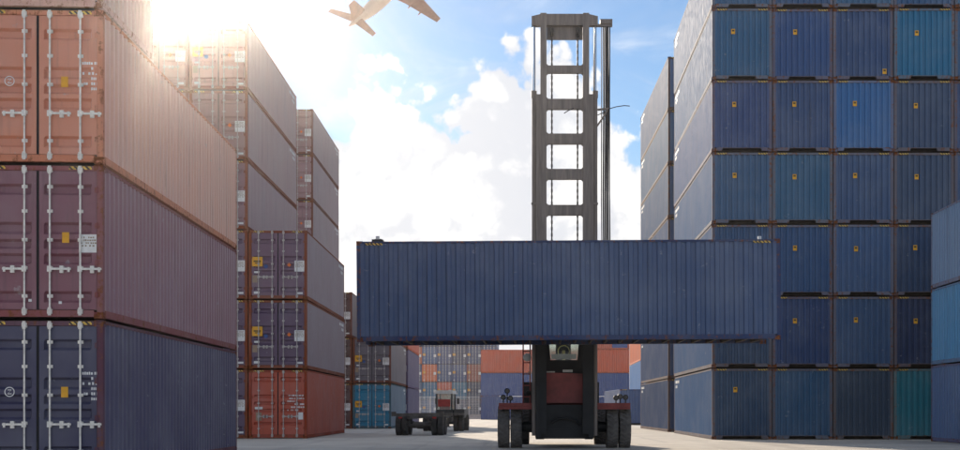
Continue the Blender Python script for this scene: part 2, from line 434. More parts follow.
def front_kit(L_, sticker=(.36, .70), tunnel=1, mark=None):
    P = common_parts(L_, 'front')
    P.append(('end_wall', mcache('nearwall', lambda: corrugated('x', -HWD + .11, HWD - .11, .165, CH - .105, .020, -1, .255, .054).mesh('end_wall', 'paint_gloss')), (0, 0, 0), []))
    stripe = lambda: plate(.38, .062, 'hazard', 'hazard_stripe')
    kids = [('hazard_stripe', mcache('hstripe', stripe), (s * .83, -.001, CH - .060), []) for s in (-1, 1)]
    P.append(('header_rail', mcache('hrail', lambda: MB().box(-HWD + .17, HWD - .17, 0.002, .10, CH - .108, CH - .02).mesh('header_rail', 'paint_frame')), (0, 0, 0), kids))
    def sill():
        mb = MB(); h = .55 if tunnel else .80
        if tunnel == 2: return MB().box(-HWD + .172, HWD - .172, .004, .10, .03, .1685).mesh('sill_rail', 'paint_frame')
        for s in (-1, 1): mb.prism([(s * (HWD - .172), .03), (s * (HWD - .172), .168), (s * (h - .06), .168), (s * h, .10), (s * h, .055), (s * (h + .02), .03)], 'y', .004, .10)
        mb.box(-h + .06, h - .06, .004, .10, .142, .1685)
        return mb.mesh('sill_rail', 'paint_frame')
    P.append(('sill_rail', mcache(('sill', tunnel), sill), (0, 0, 0), []))
    if sticker:
        P.append(('caution_sticker', mcache('cstick', lambda: plate(.16, .21, 'yellow_print', 'caution_sticker')), ((sticker[0] - .5) * CW, .016, sticker[1] * CH),
                  [('sticker_print', mcache('csp', lambda: MB().box(-.045, .045, -.0055, -.0035, .005, .065).mesh('sticker_print', 'black_print')), (0, 0, 0), [])]))
    return P
def door_kit(L_, style='C', rodmat='rod_dull'):
    P = common_parts(L_, 'door'); gr = GROOVES_RED if style == 'D' else GROOVES
    kids = [('hazard_stripe', mcache('hs2', lambda: plate(.42, .058, 'hazard', 'hazard_stripe')), (s * .80, -.001, CH - .060), []) for s in (-1, 1)]
    P.append(('header_rail', mcache('hrail2', lambda: MB().box(-HWD + .17, HWD - .17, .002, .10, CH - .108, CH - .02).mesh('header_rail', 'paint_frame')), (0, 0, 0), kids))
    P.append(('sill_rail', mcache('sill2', lambda: MB().box(-HWD + .17, HWD - .17, .003, .10, .03, .158).mesh('sill_rail', 'paint_frame')), (0, 0, 0), []))
    for s in (-1, 1):
        x0, x1 = (-HWD + .115, -.012) if s < 0 else (.012, HWD - .115)
        ch = []
        for rx in ((.33, .93) if True else ()):
            # rods stand at two places on each leaf
            x = s * (.235 if rx < .5 else .80)
            ch.append(('locking_rod', mcache(('rod', rodmat), lambda: rod_mesh(rodmat)), (x, 0, 0), []))
            hs = s if rx < .5 else -s
            if rx > .5 and style in 'AB': hs = s
            ch.append(('rod_handle', mcache(('hand', hs, rodmat), lambda: handle_mesh(hs, rodmat)), (x, 0, 0 if rx < .5 else -.0), []))
        for z in (.45, 1.05, 1.75, 2.42): ch.append(('hinge', mcache('hinge', hinge_mesh), (s * (HWD - .105), .0, z), []))
        ch.append(('door_seal', mcache(('seal', s), lambda: MB().box(min(s * .002, s * .013), max(s * .002, s * .013), .012, .05, .17, CH - .12).mesh('door_seal', 'seal')), (0, 0, 0), []))
        Y = .0195
        def st(n, key, fn, x, z, y=Y): ch.append((n, mcache(key, fn), (x, y, z), []))
        if style in 'A':
            if s > 0:
                st('stencil_marking', 'dA', lambda: dashes([(0, 1), (.62, .38), (.0, 1), (.62, .38), (.0, 1), (.62, .38)], 'white_print', 3, .36), .77, CH - 1.03)
                st('caution_sticker', 'yA', lambda: plate(.13, .20, 'yellow_print'), .50, CH - 1.36)
            else:
                def ring():
                    mb = MB(); n = 20
                    for r0, r1 in ((.078, .095),):
                        mb.add([(r * math.cos(2 * math.pi * i / n), -.002, r * math.sin(2 * math.pi * i / n)) for i in range(n) for r in (r0, r1)],
                               [(2 * i, 2 * i + 1, (2 * i + 3) % (2 * n), (2 * i + 2) % (2 * n)) for i in range(n)])
                    mb.box(-.035, .035, -.003, -.001, .03, .045); mb.bar((.03, -.002, .03), (-.03, -.002, -.03), .016, .002); mb.box(-.035, .04, -.003, -.001, -.045, -.03)
                    return mb.mesh('round_emblem', 'white_print')
                st('round_emblem', 'ring', ring, -.52, CH - 1.355)
                st('caution_placard', 'plA', lambda: plate(.42, .44, 'yellow_print'), -.98, CH - 1.35)
        elif style == 'B':
            if s > 0:
                st('document_plate', 'wB', lambda: plate(.33, .34, 'white_print'), .93, CH - 1.48)
                st('stencil_marking', 'wB2', lambda: dashes([(0, 1)] * 4, 'tan_print', 9, .27, .03), .79, CH - 1.38, Y - .004)
                st('caution_sticker', 'yA', lambda: plate(.13, .20, 'yellow_print'), .52, CH - 1.37)
                st('small_tag', 'tg', lambda: plate(.06, .05, 'white_print'), .42, .30)
            else:
                st('small_tag', 'tg', lambda: plate(.06, .05, 'white_print'), -.14, .34)
                st('caution_placard', 'plA', lambda: plate(.42, .44, 'yellow_print'), -.98, CH - 1.35)
        elif style == 'C':
            if s < 0:
                st('caution_placard', 'plC', lambda: plate(.44, .40, 'yellow_print'), -.86, CH - 1.32)
                st('placard_print', 'plC2', lambda: MB().box(-.15, .15, -.002, 0, -.03, .02).box(-.10, .12, -.002, 0, -.10, -.06).mesh('placard_print', 'black_print'), -.86, CH - 1.30, Y - .004)
                st('small_tag', 'tgC', lambda: plate(.22, .08, 'white_print'), -.88, CH - 1.76)
                st('tan_placard', 'tnC', lambda: plate(.20, .30, 'tan_print'), -.96, CH - 2.05)
                st('round_emblem', 'rdC', lambda: MB().tube((0, 0, 0), (0, -.003, 0), .085, 14).mesh('round_emblem', 'blue_print'), -.50, CH - 1.52)
                st('lower_tag', 'tgC2', lambda: plate(.24, .10, 'white_print'), -.88, .28)
            else:
                st('document_plate', 'wC', lambda: plate(.42, .46, 'white_print'), .90, CH - 1.50)
                st('stencil_marking', 'wC2', lambda: dashes([(0, 1)] * 5, 'tan_print', 19, .34, .03), .73, CH - 1.34, Y - .004)
                st('orange_diamond', 'odC', lambda: MB().prism([(-.09, 0), (0, -.09), (.09, 0), (0, .09)], 'y', -.003, 0).mesh('orange_diamond', 'orange_print'), .47, CH - 1.45)
                st('lower_tag', 'tgC3', lambda: plate(.24, .08, 'white_print'), .92, .26)
        elif style == 'D':
            if s < 0:
                st('small_tag', 'tgD', lambda: plate(.32, .10, 'white_print'), -.80, 1.28)
                st('tan_placard', 'tnD', lambda: plate(.24, .34, 'tan_print'), -.80, .93)
            else:
                st('stencil_marking', 'wD', lambda: dashes([(0, .9), (.1, .9), (0, .5), (.4, .6), (.2, .8), (0, .6)], 'white_print', 23, .75, .07), .40, 1.78)
                st('document_plate', 'wD2', lambda: plate(.20, .30, 'white_print'), .95, .95)
        P.append(('door', mcache(('door', s, style == 'D'), lambda: door_mesh(x0, x1, gr).mesh('door', 'paint_gloss')), (0, 0, 0), ch))
    return P
SIDE_MARK = {}
def side_marking(L_, s):
    """white stencilled number at the upper far end of a side wall"""
    def f():
        rn = random.Random(4); mb = MB(); y = L_ - 2.6
        for row, ln in ((0, 1.5), (1, .7)):
            yy = y + (2.0 - ln)
            while yy < y + 2.0:
                w = rn.uniform(.06, .10); xx = s * (HWD - .0045)
                mb.box(min(xx, xx + s * .0025), max(xx, xx + s * .0025), yy, yy + w, CH - .34 - row * .24, CH - .20 - row * .24); yy += w + rn.choice((.03, .03, .10))
        return mb.mesh('stencil_marking', 'white_print')
    return ('stencil_marking', mcache(('smk', L_, s), f), (0, 0, 0), [])

def lerp3(a, b_, k): return tuple(x * (1 - k) + y * k for x, y in zip(a, b_))
def place(kit, loc, yaw, color, label, group, frame=None, extra=(), side=None):
    root = empty('shipping_container', loc, yaw)
    tag(root, label, 'container', group)
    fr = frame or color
    sdc = side or color            # long sides paler than the ends: flare and sun wash painted in
    def rec(parts, parent):
        for n, me, l, kids in parts:
            o = bpy.data.objects.new(n, me); COL.objects.link(o); o.parent = parent; o.location = l
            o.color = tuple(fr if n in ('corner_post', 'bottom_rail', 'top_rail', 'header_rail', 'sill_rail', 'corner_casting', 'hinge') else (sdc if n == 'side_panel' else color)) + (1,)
            if kids: rec(kids, o)
    rec(list(kit) + list(extra), root)
    return root
TIER = ['bottom', 'second', 'third', 'fourth', 'fifth', 'sixth', 'seventh']
PITCH = 2.926
def tier_word(i, n): return 'bottom' if i == 0 else ('top' if i == n - 1 else TIER[i])
def PX(px, s): return ((px - VPX) / s, F_PX / s)
def C(r, g, b_): return srgb(r, g, b_)
def jit(c, a=.10):
    k = 1 + random.uniform(-a, a); return tuple(max(0, x * k * (1 + random.uniform(-.05, .05))) for x in c)
def jyaw(a=.12): return R(random.uniform(-a, a))

# --- the big door-end stack with pale lock rods
X0, D0 = PX(103, 53.0); YAW = math.atan(53 / 1200)
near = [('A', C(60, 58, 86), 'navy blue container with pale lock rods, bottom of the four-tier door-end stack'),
        ('B', C(130, 84, 94), 'glow-tinted plum container with white document plate, second tier of the four-tier door-end stack'),  # upper tiers shifted warm to imitate sun flare
        ('A', C(208, 138, 110), 'glow-tinted rose container with pale lock rods, third tier of the four-tier door-end stack')]
dirv = Vector((-math.sin(YAW), math.cos(YAW), 0)); rt = Vector((math.cos(YAW), math.sin(YAW), 0))
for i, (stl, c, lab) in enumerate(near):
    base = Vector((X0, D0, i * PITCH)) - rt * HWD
    place(door_kit(12.19, stl, 'galvanised'), base, YAW, c, lab, 'door-end stack with pale lock rods', lerp3(c, C(170, 92, 52), .22), (), lerp3(c, (C(76, 74, 108), C(156, 118, 130), C(226, 184, 166))[i], .6))  # side colour lifted further to carry the flare wash
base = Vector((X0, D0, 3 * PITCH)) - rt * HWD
place(front_kit(3.4, None, 2), base, YAW, C(205, 165, 150), 'short glow-tinted pink container with corrugated end, on top of the door-end stack', 'door-end stack with pale lock rods')  # pink carries the painted sun glow too

# --- the purple-brown stacks behind it, over a red container
X1, D1 = PX(307, 23.8); Y1 = math.atan(.0325)
rt1 = Vector((math.cos(Y1), math.sin(Y1), 0)); PC = 2.478
pur = [C(96, 74, 96), C(92, 70, 92), C(112, 82, 100), C(140, 104, 108), C(166, 124, 116), C(186, 144, 126)]  # warmer and paler upward: glow from the sun painted in
cols = [(0, 3, 'three-tier column above the red container'), (1, 6, 'six-tier column beside the three-tier one'), (2, 6, 'six-tier column farther from the red container')]
for ci, n, cname in cols:
    for i in range(n):
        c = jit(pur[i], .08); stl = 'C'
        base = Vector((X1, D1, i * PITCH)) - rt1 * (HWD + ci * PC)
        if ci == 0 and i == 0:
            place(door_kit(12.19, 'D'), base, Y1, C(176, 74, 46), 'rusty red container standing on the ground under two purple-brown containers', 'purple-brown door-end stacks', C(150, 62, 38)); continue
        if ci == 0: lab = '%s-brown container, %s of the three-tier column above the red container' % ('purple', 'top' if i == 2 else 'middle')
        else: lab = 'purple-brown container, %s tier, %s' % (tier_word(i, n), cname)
        place(door_kit(12.19, stl), base, Y1 + jyaw(), c, lab, 'purple-brown door-end stacks', C(132, 70, 44), [side_marking(12.19, 1)] if ci == 0 or i > 3 else [], lerp3(c, C(196, 172, 168) if i > 2 else C(178, 160, 160), .5))  # pale side colour stands for flare over these stacks

# --- third block of door ends, with the teal container
X2, D2 = PX(391, 15.6); Y2 = math.atan(.032); rt2 = Vector((math.cos(Y2), math.sin(Y2), 0))
for ci, n in ((0, 2), (1, 3), (2, 7)):
    for i in range(n):
        base = Vector((X2, D2, i * PITCH)) - rt2 * (HWD + ci * (PC + .01))
        if ci == 0:
            c = (C(26, 120, 150), C(98, 92, 98))[i]
            lab = ('teal blue container on the ground behind the empty trailer', 'grey container standing on the teal container behind the trailer')[i]
        elif ci == 1: c = jit(C(88, 62, 56)); lab = 'dark brown container, %s tier of the narrow column beside the teal container' % tier_word(i, n)
        else: c = jit((C(118, 92, 104), C(118, 92, 104), C(122, 94, 104), C(130, 100, 108), C(140, 106, 110), C(148, 112, 112), C(158, 118, 116))[i], .05); lab = 'mauve container, %s tier of the seven-tier column behind the purple-brown stacks' % tier_word(i, n)  # mauve lightens upward as painted glow
        fr = C(110, 62, 44) if not (ci == 0 and i == 0) else C(70, 100, 110)
        place(door_kit(12.19, 'C'), base, Y2 + jyaw(), c, lab, 'door-end block with the teal container', fr, [side_marking(12.19, 1)], lerp3(c, C(178, 165, 162), .42))  # side walls lightened to imitate glare
# side wall of the teal container is paler: a further stack behind
X3, D3_ = PX(408, 13.2); Y3 = math.atan(.03); rt3 = Vector((math.cos(Y3), math.sin(Y3), 0))
for i, (c, nm) in enumerate(((C(100, 94, 124), 'grey violet'), (C(108, 98, 126), 'pale violet'), (C(205, 98, 66), 'orange'))):
    place(door_kit(12.19, 'C'), Vector((X3, D3_, i * PITCH)) - rt3 * HWD, Y3, c,
          '%s container, %s tier of the three-tier column beyond the teal container' % (nm, tier_word(i, 3)), 'column beyond the teal container')

# --- the tall blue stack with corrugated end walls
XR, DR = PX(712, 24.6)
blue = [  # rows bottom to top, columns from the corner
 [(30, 56, 94), (30, 72, 114), (50, 60, 86), (26, 104, 124), (40, 70, 100)],
 [(30, 54, 92), (28, 50, 102), (54, 76, 118), (26, 38, 82), (44, 62, 100)],
 [(34, 66, 112), (32, 66, 116), (58, 82, 128), (38, 56, 96), (36, 70, 110)],
 [(48, 80, 122), (38, 82, 122), (52, 72, 116), (52, 64, 98), (40, 66, 112)],
 [(44, 62, 116), (44, 64, 112), (44, 92, 152), (54, 66, 102), (40, 60, 110)],
 [(36, 82, 126), (38, 66, 122), (44, 64, 112), (24, 94, 138), (36, 74, 118)],
 [(36, 78, 122), (40, 70, 116), (42, 82, 124), (40, 72, 118), (36, 84, 126)]]
def bname(c):
    r, g_, b_ = c
    if g_ > b_ * .80: return 'teal'
    if g_ > b_ * .66 and b_ > 118: return 'bright teal blue'
    if b_ > 145: return 'bright blue'
    if r > g_ * .78: return 'slate navy' if b_ < 105 else 'dusty blue'
    if b_ < 100: return 'dark navy'
    return 'mid blue' if b_ > 114 else 'deep blue'
CN = ['corner', 'second', 'third', 'fourth', 'fifth']
stick = {(5, 2): (.86, .12), (4, 0): (.37, .66), (0, 1): None, (0, 2): None, (0, 3): None, (6, 1): None}
for ci in range(5):
    for i in range(7):
        c = srgb(blue[i][ci][0] + 6, blue[i][ci][1] + 14, blue[i][ci][2] + 7); dy = random.uniform(-.05, .05)
        if ci == 4 and i in (0, 1): dy += .0
        sk = stick.get((i, ci), (.36 + random.uniform(-.01, .02), .66 + random.uniform(-.015, .015)))
        if ci == 4: sk = (.40, .66)
        if i == 0 and ci == 0: sk = (.39, .70)
        kit = front_kit(13.72, sk, (i * 3 + ci * 2) % 4 != 0)
        place(kit, (XR + HWD + ci * 2.467 + random.uniform(-.006, .006), DR + dy, i * PITCH), jyaw(.08), c,
              '%s container, %s tier, %s column of the seven-tier blue end-wall stack' % (bname(blue[i][ci]), tier_word(i, 7), CN[ci]), 'blue end-wall stack',
              tuple(a * .55 + b_ * .45 for a, b_ in zip(c, C(140, 122, 108))), [side_marking(13.72, -1)] if ci == 0 else [], lerp3(c, C(92, 132, 184), .45))  # sides blended to pale blue to imitate sunlight on them
# --- block behind it
XB, DB = PX(668, 18.35); YB = math.atan(.024); rtB = Vector((math.cos(YB), math.sin(YB), 0))
for i in range(7):
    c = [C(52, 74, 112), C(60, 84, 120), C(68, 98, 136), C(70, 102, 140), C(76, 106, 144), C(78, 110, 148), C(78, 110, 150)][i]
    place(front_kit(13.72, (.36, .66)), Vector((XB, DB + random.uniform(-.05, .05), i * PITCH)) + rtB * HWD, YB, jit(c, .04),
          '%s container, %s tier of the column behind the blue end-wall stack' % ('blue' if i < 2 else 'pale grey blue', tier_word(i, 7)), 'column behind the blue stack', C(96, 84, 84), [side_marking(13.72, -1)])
# --- side-on column on the near side of the blue stack
XN, DN = PX(931, 26.0)
for i, (c, nm) in enumerate(((C(96, 122, 162), 'dusty blue'), (C(96, 158, 200), 'light sky blue'), (C(130, 156, 186), 'pale grey blue'))):
    place(front_kit(12.19, (.36, .66)), (XN + HWD, DN - 12.19, i * PITCH), 0, c,
          '%s container, %s tier of the three-tier column beside the tall blue stack' % (nm, tier_word(i, 3)), 'three-tier column beside the blue stack', tuple(a * .7 + b_ * .3 for a, b_ in zip(c, C(140, 84, 56))))
# --- beyond the machine
XD, DD = PX(620, 12.4); YD = math.atan(.05); rtD = Vector((math.cos(YD), math.sin(YD), 0))
place(front_kit(12.19, None), Vector((XD, DD, 0)) + rtD * HWD, YD, C(70, 96, 140), 'single blue container on the ground behind the machine, one tier high', 'containers beyond the machine')
for i, (c, nm) in enumerate(((C(86, 122, 170), 'mid blue'), (C(116, 152, 196), 'light blue'), (C(224, 142, 112), 'faded pink orange'))):
    place(front_kit(13.72, None), (9.5 + HWD, 112.2, i * PITCH), 0, c,
          '%s container, %s tier of the column behind the single blue container' % (nm, tier_word(i, 3)), 'containers beyond the machine')
# three tiers of 20 ft boxes, long side towards the yard
XL, DL = PX(480, 8.0)
for k in range(3):
    for i in range(3 + (k == 2)):
        c = (C(46, 76, 134), C(52, 84, 142), C(214, 92, 58), C(196, 92, 64))[i]
        nm = ('blue', 'mid blue', 'orange red', 'orange red')[i]
        where = ('end by the wire fence', 'middle', 'end by the single blue container')[k]
        ex = []
        if i == 3:
            ex = [('painted_panel', mcache('ppan', lambda: MB().box(HWD - .006, HWD + .002, 3.9, 5.8, .20, 1.5).mesh('painted_panel', 'blue_print')), (0, 0, 0), [])]
        place(front_kit(6.06, None), (XL + .1 + k * 6.26 , DL + HWD, i * PITCH), R(-90) , jit(c, .06),
              '%s container side-on behind the machine, %s tier, %s' % (nm, TIER[i], where), 'red and blue containers side-on', None, ex)
# --- distant wall of door ends
XW, DW = PX(422, 6.05)
far = [[(60, 96, 140), (70, 84, 110), (66, 74, 100), (52, 58, 80), (60, 80, 120)],
       [(44, 104, 140), (206, 92, 66), (52, 112, 140), (50, 60, 88), (56, 78, 122)],
       [(214, 104, 50), (66, 84, 124), (56, 76, 122), (150, 70, 54), (60, 84, 130)],
       [(60, 90, 136), (66, 80, 122), (40, 52, 90), (50, 66, 108), (48, 70, 118)],
       [(70, 98, 136), (90, 100, 124), (54, 78, 122), (62, 88, 130), (56, 80, 130)]]
def FARC(i, ci): return far[i][ci - 1] if ci else [(58, 80, 120), (70, 96, 130), (52, 72, 116), (190, 96, 60), (60, 84, 124)][i]
def fname(c):
    r, g_, b_ = c
    if r > 180: return 'bright orange' if b_ < 60 else 'orange red'
    if r > 120: return 'brick red'
    if g_ > 100: return 'teal blue'
    return 'dark navy' if b_ < 95 else ('slate blue' if r > 64 else 'mid blue')
def far_kit():
    P = []
    fl = 12.19
    P.append(('side_panel', mcache(('side', fl, -1), None), (0, 0, 0), [])); P.append(('side_panel', mcache(('side', fl, 1), None), (0, 0, 0), []))
    P += [p for p in common_parts(fl, 'door') if p[0] in ('corner_post', 'roof_panel', 'floor_frame', 'bottom_rail', 'top_rail', 'end_wall')]
    P.append(('header_rail', mcache('hrail2', None), (0, 0, 0), [])); P.append(('sill_rail', mcache('sill2', None), (0, 0, 0), []))
    for s in (-1, 1):
        ch = [('locking_rod', mcache(('rod', 'galvanised'), None), (s * x, 0, 0), []) for x in (.235, .80)]
        if s < 0: ch.append(('caution_placard', mcache('plC', None), (-.86, .0195, CH - 1.32), [])); ch.append(('lower_tag', mcache('tgC2', None), (-.88, .0195, .28), []))
        else: ch.append(('document_plate', mcache('wC', None), (.90, .0195, CH - 1.5), []))
        P.append(('door', mcache(('door', s, False), None), (0, 0, 0), ch))
    return P
for ci in range(6):
    for i in range(5):
        place(far_kit(), (XW + HWD + (ci - 1) * 2.47, DW + random.uniform(-.1, .1), i * PITCH), 0, srgb(*FARC(i, ci)),
              '%s container in the distant door-end wall, %s tier, %s column' % (fname(FARC(i, ci)), tier_word(i, 5), ['first', 'second', 'third', 'fourth', 'fifth', 'sixth'][ci] + ' from the trailer side'), 'distant wall of containers')

# ------------------------------------------------------------------ the lifted container
LX, LD = PX(569, 34.8); LZ = CAMZ + (HOR - 342.0) / 34.8
lift = place(front_kit(12.19, None), (LX - 12.19 / 2, LD + HWD, LZ), R(-90), C(64, 86, 122), 'dark blue container held sideways in the air by the lifting machine', None, C(56, 70, 104),
             [('hazard_stripe', mcache('tmk', lambda: MB().box(HWD - .0035, HWD + .0015, 0, .50, CH - .12, CH - .06).mesh('hazard_stripe', 'hazard')), (0, yy, 0), []) for yy in (.25, 11.4)])
lift.rotation_euler = (0, R(0.35), R(-90)); lift.rotation_mode = 'XYZ'
lift.rotation_euler = (Matrix.Rotation(R(-.36), 3, 'Y') @ Matrix.Rotation(R(-90), 3, 'Z')).to_euler()
lift.location.z += .0

# ------------------------------------------------------------------ wheels
def wheel_parts(r, w, mat, lugs=26):
    def ty():
        mb = MB(); k = r * .60
        mb.lathe([(-w * .36, k), (-w * .5, r * .74), (-w * .5, r * .90), (-w * .42, r * .965), (w * .42, r * .965), (w * .5, r * .90), (w * .5, r * .74), (w * .36, k)], 'X', 32)
        for i in range(lugs):
            for sgn in (-1, 1):
                a = 2 * math.pi * (i + (.5 if sgn > 0 else 0)) / lugs
                m = Matrix.Rotation(a, 4, 'X') @ Matrix.Translation((sgn * w * .245, 0, r * .975)) @ Matrix.Rotation(sgn * .45, 4, 'Z')
                mb.box(-w * .235, w * .235, -r * .050, r * .050, -r * .03, r * .036, m)
        return mb.mesh('tyre', mat)
    def rm():
        mb = MB(); k = r * .61
        mb.lathe([(-w * .38, k), (-w * .30, k * .92), (-w * .12, k * .80), (-w * .12, k * .30), (-w * .30, k * .26), (-w * .30, .001)], 'X', 24)
        mb.lathe([(w * .38, k), (w * .30, k * .92), (w * .02, k * .80), (w * .02, k * .30), (w * .20, k * .26), (w * .20, .001)], 'X', 24)
        for i in range(8):
            a = 2 * math.pi * i / 8; mb.tube((-w * .16, k * .48 * math.cos(a), k * .48 * math.sin(a)), (-w * .10, k * .48 * math.cos(a), k * .48 * math.sin(a)), .02, 6)
        return mb.mesh('rim', 'rim_steel')
    return mcache(('tyre', r, w, mat), ty), mcache(('rim', r, w, mat), rm)
def wheel(parent, x, y, r, w, mat, rot=0):
    ty, rm = wheel_parts(r, w, mat)
    hub = obj('wheel', mcache(('hub', r, w), lambda: MB().tube((-w * .55, 0, 0), (w * .55, 0, 0), r * .13, 12).mesh('wheel', 'rim_steel')), parent)
    hub.location = (x, y, r); hub.rotation_euler = (random.uniform(0, 3), 0, 0)
    obj('tyre', ty, hub); obj('rim', rm, hub)
    return hub
def part(name, mb, mat, parent): return obj(name, mb.mesh(name, mat) if isinstance(mb, MB) else mb, parent)

# ------------------------------------------------------------------ container lifting machine (front is -Y)
MX, MD = .80, 38.35
mc = empty('container_handler', (MX, MD, 0)); tag(mc, 'black and dark red container handler with tall steel mast', 'forklift')
def zz(py): return CAMZ + (HOR - py) / 32.2
MY = -1.05                     # mast plane, in front of the drive axle
# outer mast: two channel uprights and their crossheads
for s in (-1, 1):
    mb = MB()
    xo, xi = s * .90, s * .74
    ZM = 4.5
    for z0, z1, mt in ((.32, ZM - .002, 'machine_black'), (ZM, zz(94), 'mast_paint')):  # lower length black: shade and grease painted in
        mb = MB()
        mb.box(min(xo, xi), max(xo, xi), MY - .02, MY + .02, z0, z1); mb.box(min(xo, xo - s * .035), max(xo, xo - s * .035), MY + .021, MY + .30, z0, z1); mb.box(min(xo, xi), max(xo, xi), MY + .301, MY + .34, z0, z1)
        part('outer_upright', mb, mt, mc)
    for z0, z1, mt in ((.45, ZM - .002, 'machine_black'), (ZM, zz(13), 'mast_paint')):  # inner section blackened low down for the same shade and grease
        mb = MB(); a, b_ = s * .758, s * .565
        mb.box(min(a, b_), max(a, b_), MY - .055, MY - .023, z0, z1); mb.box(min(a, a - s * .05), max(a, a - s * .05), MY - .022, MY + .20, z0, z1); mb.box(min(a, b_), max(a, b_), MY + .201, MY + .235, z0, z1)
        part('inner_upright', mb, mt, mc)
    # lift cylinder with chrome rod
    cy = part('lift_cylinder', MB().tube((s * .955, MY + .10, .4), (s * .955, MY + .10, zz(92)), .068, 16), 'mast_paint', mc)
    obj('cylinder_gland', MB().tube((s * .955, MY + .10, zz(97)), (s * .955, MY + .10, zz(90)), .085, 16).tube((s * .955, MY + .10, zz(204)), (s * .955, MY + .10, zz(202)), .088, 16).mesh('cylinder_gland', 'mast_paint'), cy)
    obj('piston_rod', MB().tube((s * .955, MY + .10, zz(92)), (s * .955, MY + .10, zz(25)), .047 if s < 0 else .040, 14).mesh('piston_rod', 'chrome'), cy)
    # bracket ears
    part('mast_bracket', MB().box(min(s * .76, s * .99), max(s * .76, s * .99), MY + .02, MY + .24, zz(101), zz(99)), 'mast_paint', mc)
    part('mast_clamp', MB().box(min(s * .905, s * 1.03), max(s * .905, s * 1.03), MY - .01, MY + .06, zz(204), zz(202.5)), 'mast_paint', mc)
    # lift chain: side plates
    mb = MB(); zc = zz(34); k = 0
    while zc > 4.6:
        mb.box(s * .40 - .022 - .008 * (k % 2), s * .40 + .022 + .008 * (k % 2), MY + .05, MY + .10, zc - .10, zc); zc -= .098; k += 1
    part('lift_chain', mb, 'chain_steel', mc)
    part('chain_sheave', MB().lathe([(-.05, .02), (-.05, .15), (-.03, .16), (-.02, .13), (.02, .13), (.03, .16), (.05, .15), (.05, .02)], 'X', 20, (s * .40, MY + .08, zz(31))), 'chain_steel', mc)
mb = MB().prism([(-1.03, zz(25)), (-1.03, zz(16)), (-.72, zz(13.6)), (.72, zz(13.6)), (1.03, zz(16)), (1.03, zz(25))], 'y', MY - .022, MY + .20)
part('top_crosshead', mb, 'mast_paint', mc)
part('upper_crossbeam', MB().box(-.56, .56, MY + .12, MY + .19, zz(38), zz(25.3)), 'mast_paint', mc)
def rung(py, h, y0, y1):
    z0, z1 = zz(py + h / 2), zz(py - h / 2); g_ = .05; a = .563
    poly = [(-a, z0 - g_), (-a, z1 + g_), (-a + g_, z1), (a - g_, z1), (a, z1 + g_), (a, z0 - g_), (a - g_, z0), (-a + g_, z0)]
    return MB().prism(poly, 'y', y0, y1)
for py, h in ((68.6, 7.5), (103.5, 10.5), (138.3, 10.5), (173.7, 10.5), (209.7, 10.5), (246, 10.5), (282, 10.5), (318, 10.5)):
    part('mast_rung', rung(py, h, MY + .02, MY + .16), 'mast_paint', mc)
# hoses and their guide
hb = part('hose_bracket', MB().box(1.03, 1.48, MY + .0, MY + .10, zz(26), zz(23.5)).box(1.10, 1.48, MY - .04, MY + .14, zz(23.4), zz(19)), 'mast_paint', mc)
for i, (x, r) in enumerate(((1.15, .016), (1.21, .028), (1.27, .028), (1.335, .036), (1.40, .022))):
    part('hose', MB().path([(x, MY + .05, zz(22)), (x + .012 * math.sin(i), MY + .05, 10.6), (x - .01, MY + .06, 8.0), (x + .015, MY + .05, 5.6), (x - .3, MY + .1, 4.6)], r, 8), 'hose', mc)
part('hydraulic_line', MB().tube((.90, MY + .02, zz(25)), (.90, MY + .02, zz(92)), .013, 6), 'hose', mc)
ha = part('hose_arm', MB().path([(1.0, MY, zz(126)), (1.22, MY - .03, zz(116)), (1.33, MY - .05, zz(109))], .03, 8).path([(1.02, MY, zz(109.5)), (1.38, MY - .03, zz(108.5))], .035, 8), 'mast_paint', mc)
part('whip_cable', MB().path([(1.02, MY - .02, zz(115)), (1.2, MY - .06, zz(113)), (1.38, MY - .06, zz(109)), (1.6, MY - .06, zz(107)), (1.85, MY - .06, zz(105.8)), (2.02, MY - .06, zz(106.3))], .014, 6)
     .path([(-.02, MY - .06, zz(113.5)), (.12, MY - .06, zz(110.6)), (.28, MY - .06, zz(108.5))], .015, 6), 'hose', mc)
# carriage and spreader behind the container, hooks over its top edge
zt = LZ + CH
cr = part('carriage', MB().box(-1.0, 1.0, MY - .20, MY - .06, LZ + .3, LZ + 2.7), 'machine_black', mc)
sp_ = part('spreader_beam', MB().box(-5.9, 5.9, MY - .19, MY - .065, zt - .62, zt - .22), 'machine_black', mc)
for s in (-1, 1):
    x = s * 5.55 + .06
    obj('spreader_hook', MB().box(x - .12, x + .12, MY - .21, MY - .08, zt - .25, zt + .10).box(x - .10, x + .10, MY - 2.35, MY - .21, zt + .045, zt + .13).box(x - .16, x + .16, MY - 2.50, MY - 2.2, zt + .03, zt + .10).mesh('spreader_hook', 'machine_black'), sp_)
    obj('twistlock_flag', MB().box(x - .05, x + .05, MY - 2.45, MY - 2.38, zt + .10, zt + .20).mesh('twistlock_flag', 'white_print'), sp_)
# lower mast and carriage legs that show below the container
for s in (-1, 1):
    mb = MB().prism([(s * .60, 3.4), (s * 1.02, 3.4), (s * 1.02, .95), (s * .90, .28), (s * .64, .28), (s * .60, .60)], 'y', MY + .345, MY + .50)
    part('mast_foot', mb, 'machine_black', mc)
part('lower_crossbeam', MB().box(-.73, .73, MY + .24, MY + .34, .30, .62).box(-.73, .73, MY + .30, MY + .36, .62, 1.36), 'machine_black', mc)
part('tilt_housing', MB().path([(-.42, MY + .22, .80), (-.22, MY + .2, .93), (.1, MY + .2, .95), (.36, MY + .2, .86), (.5, MY + .22, .74)], .045, 8), 'machine_black', mc)
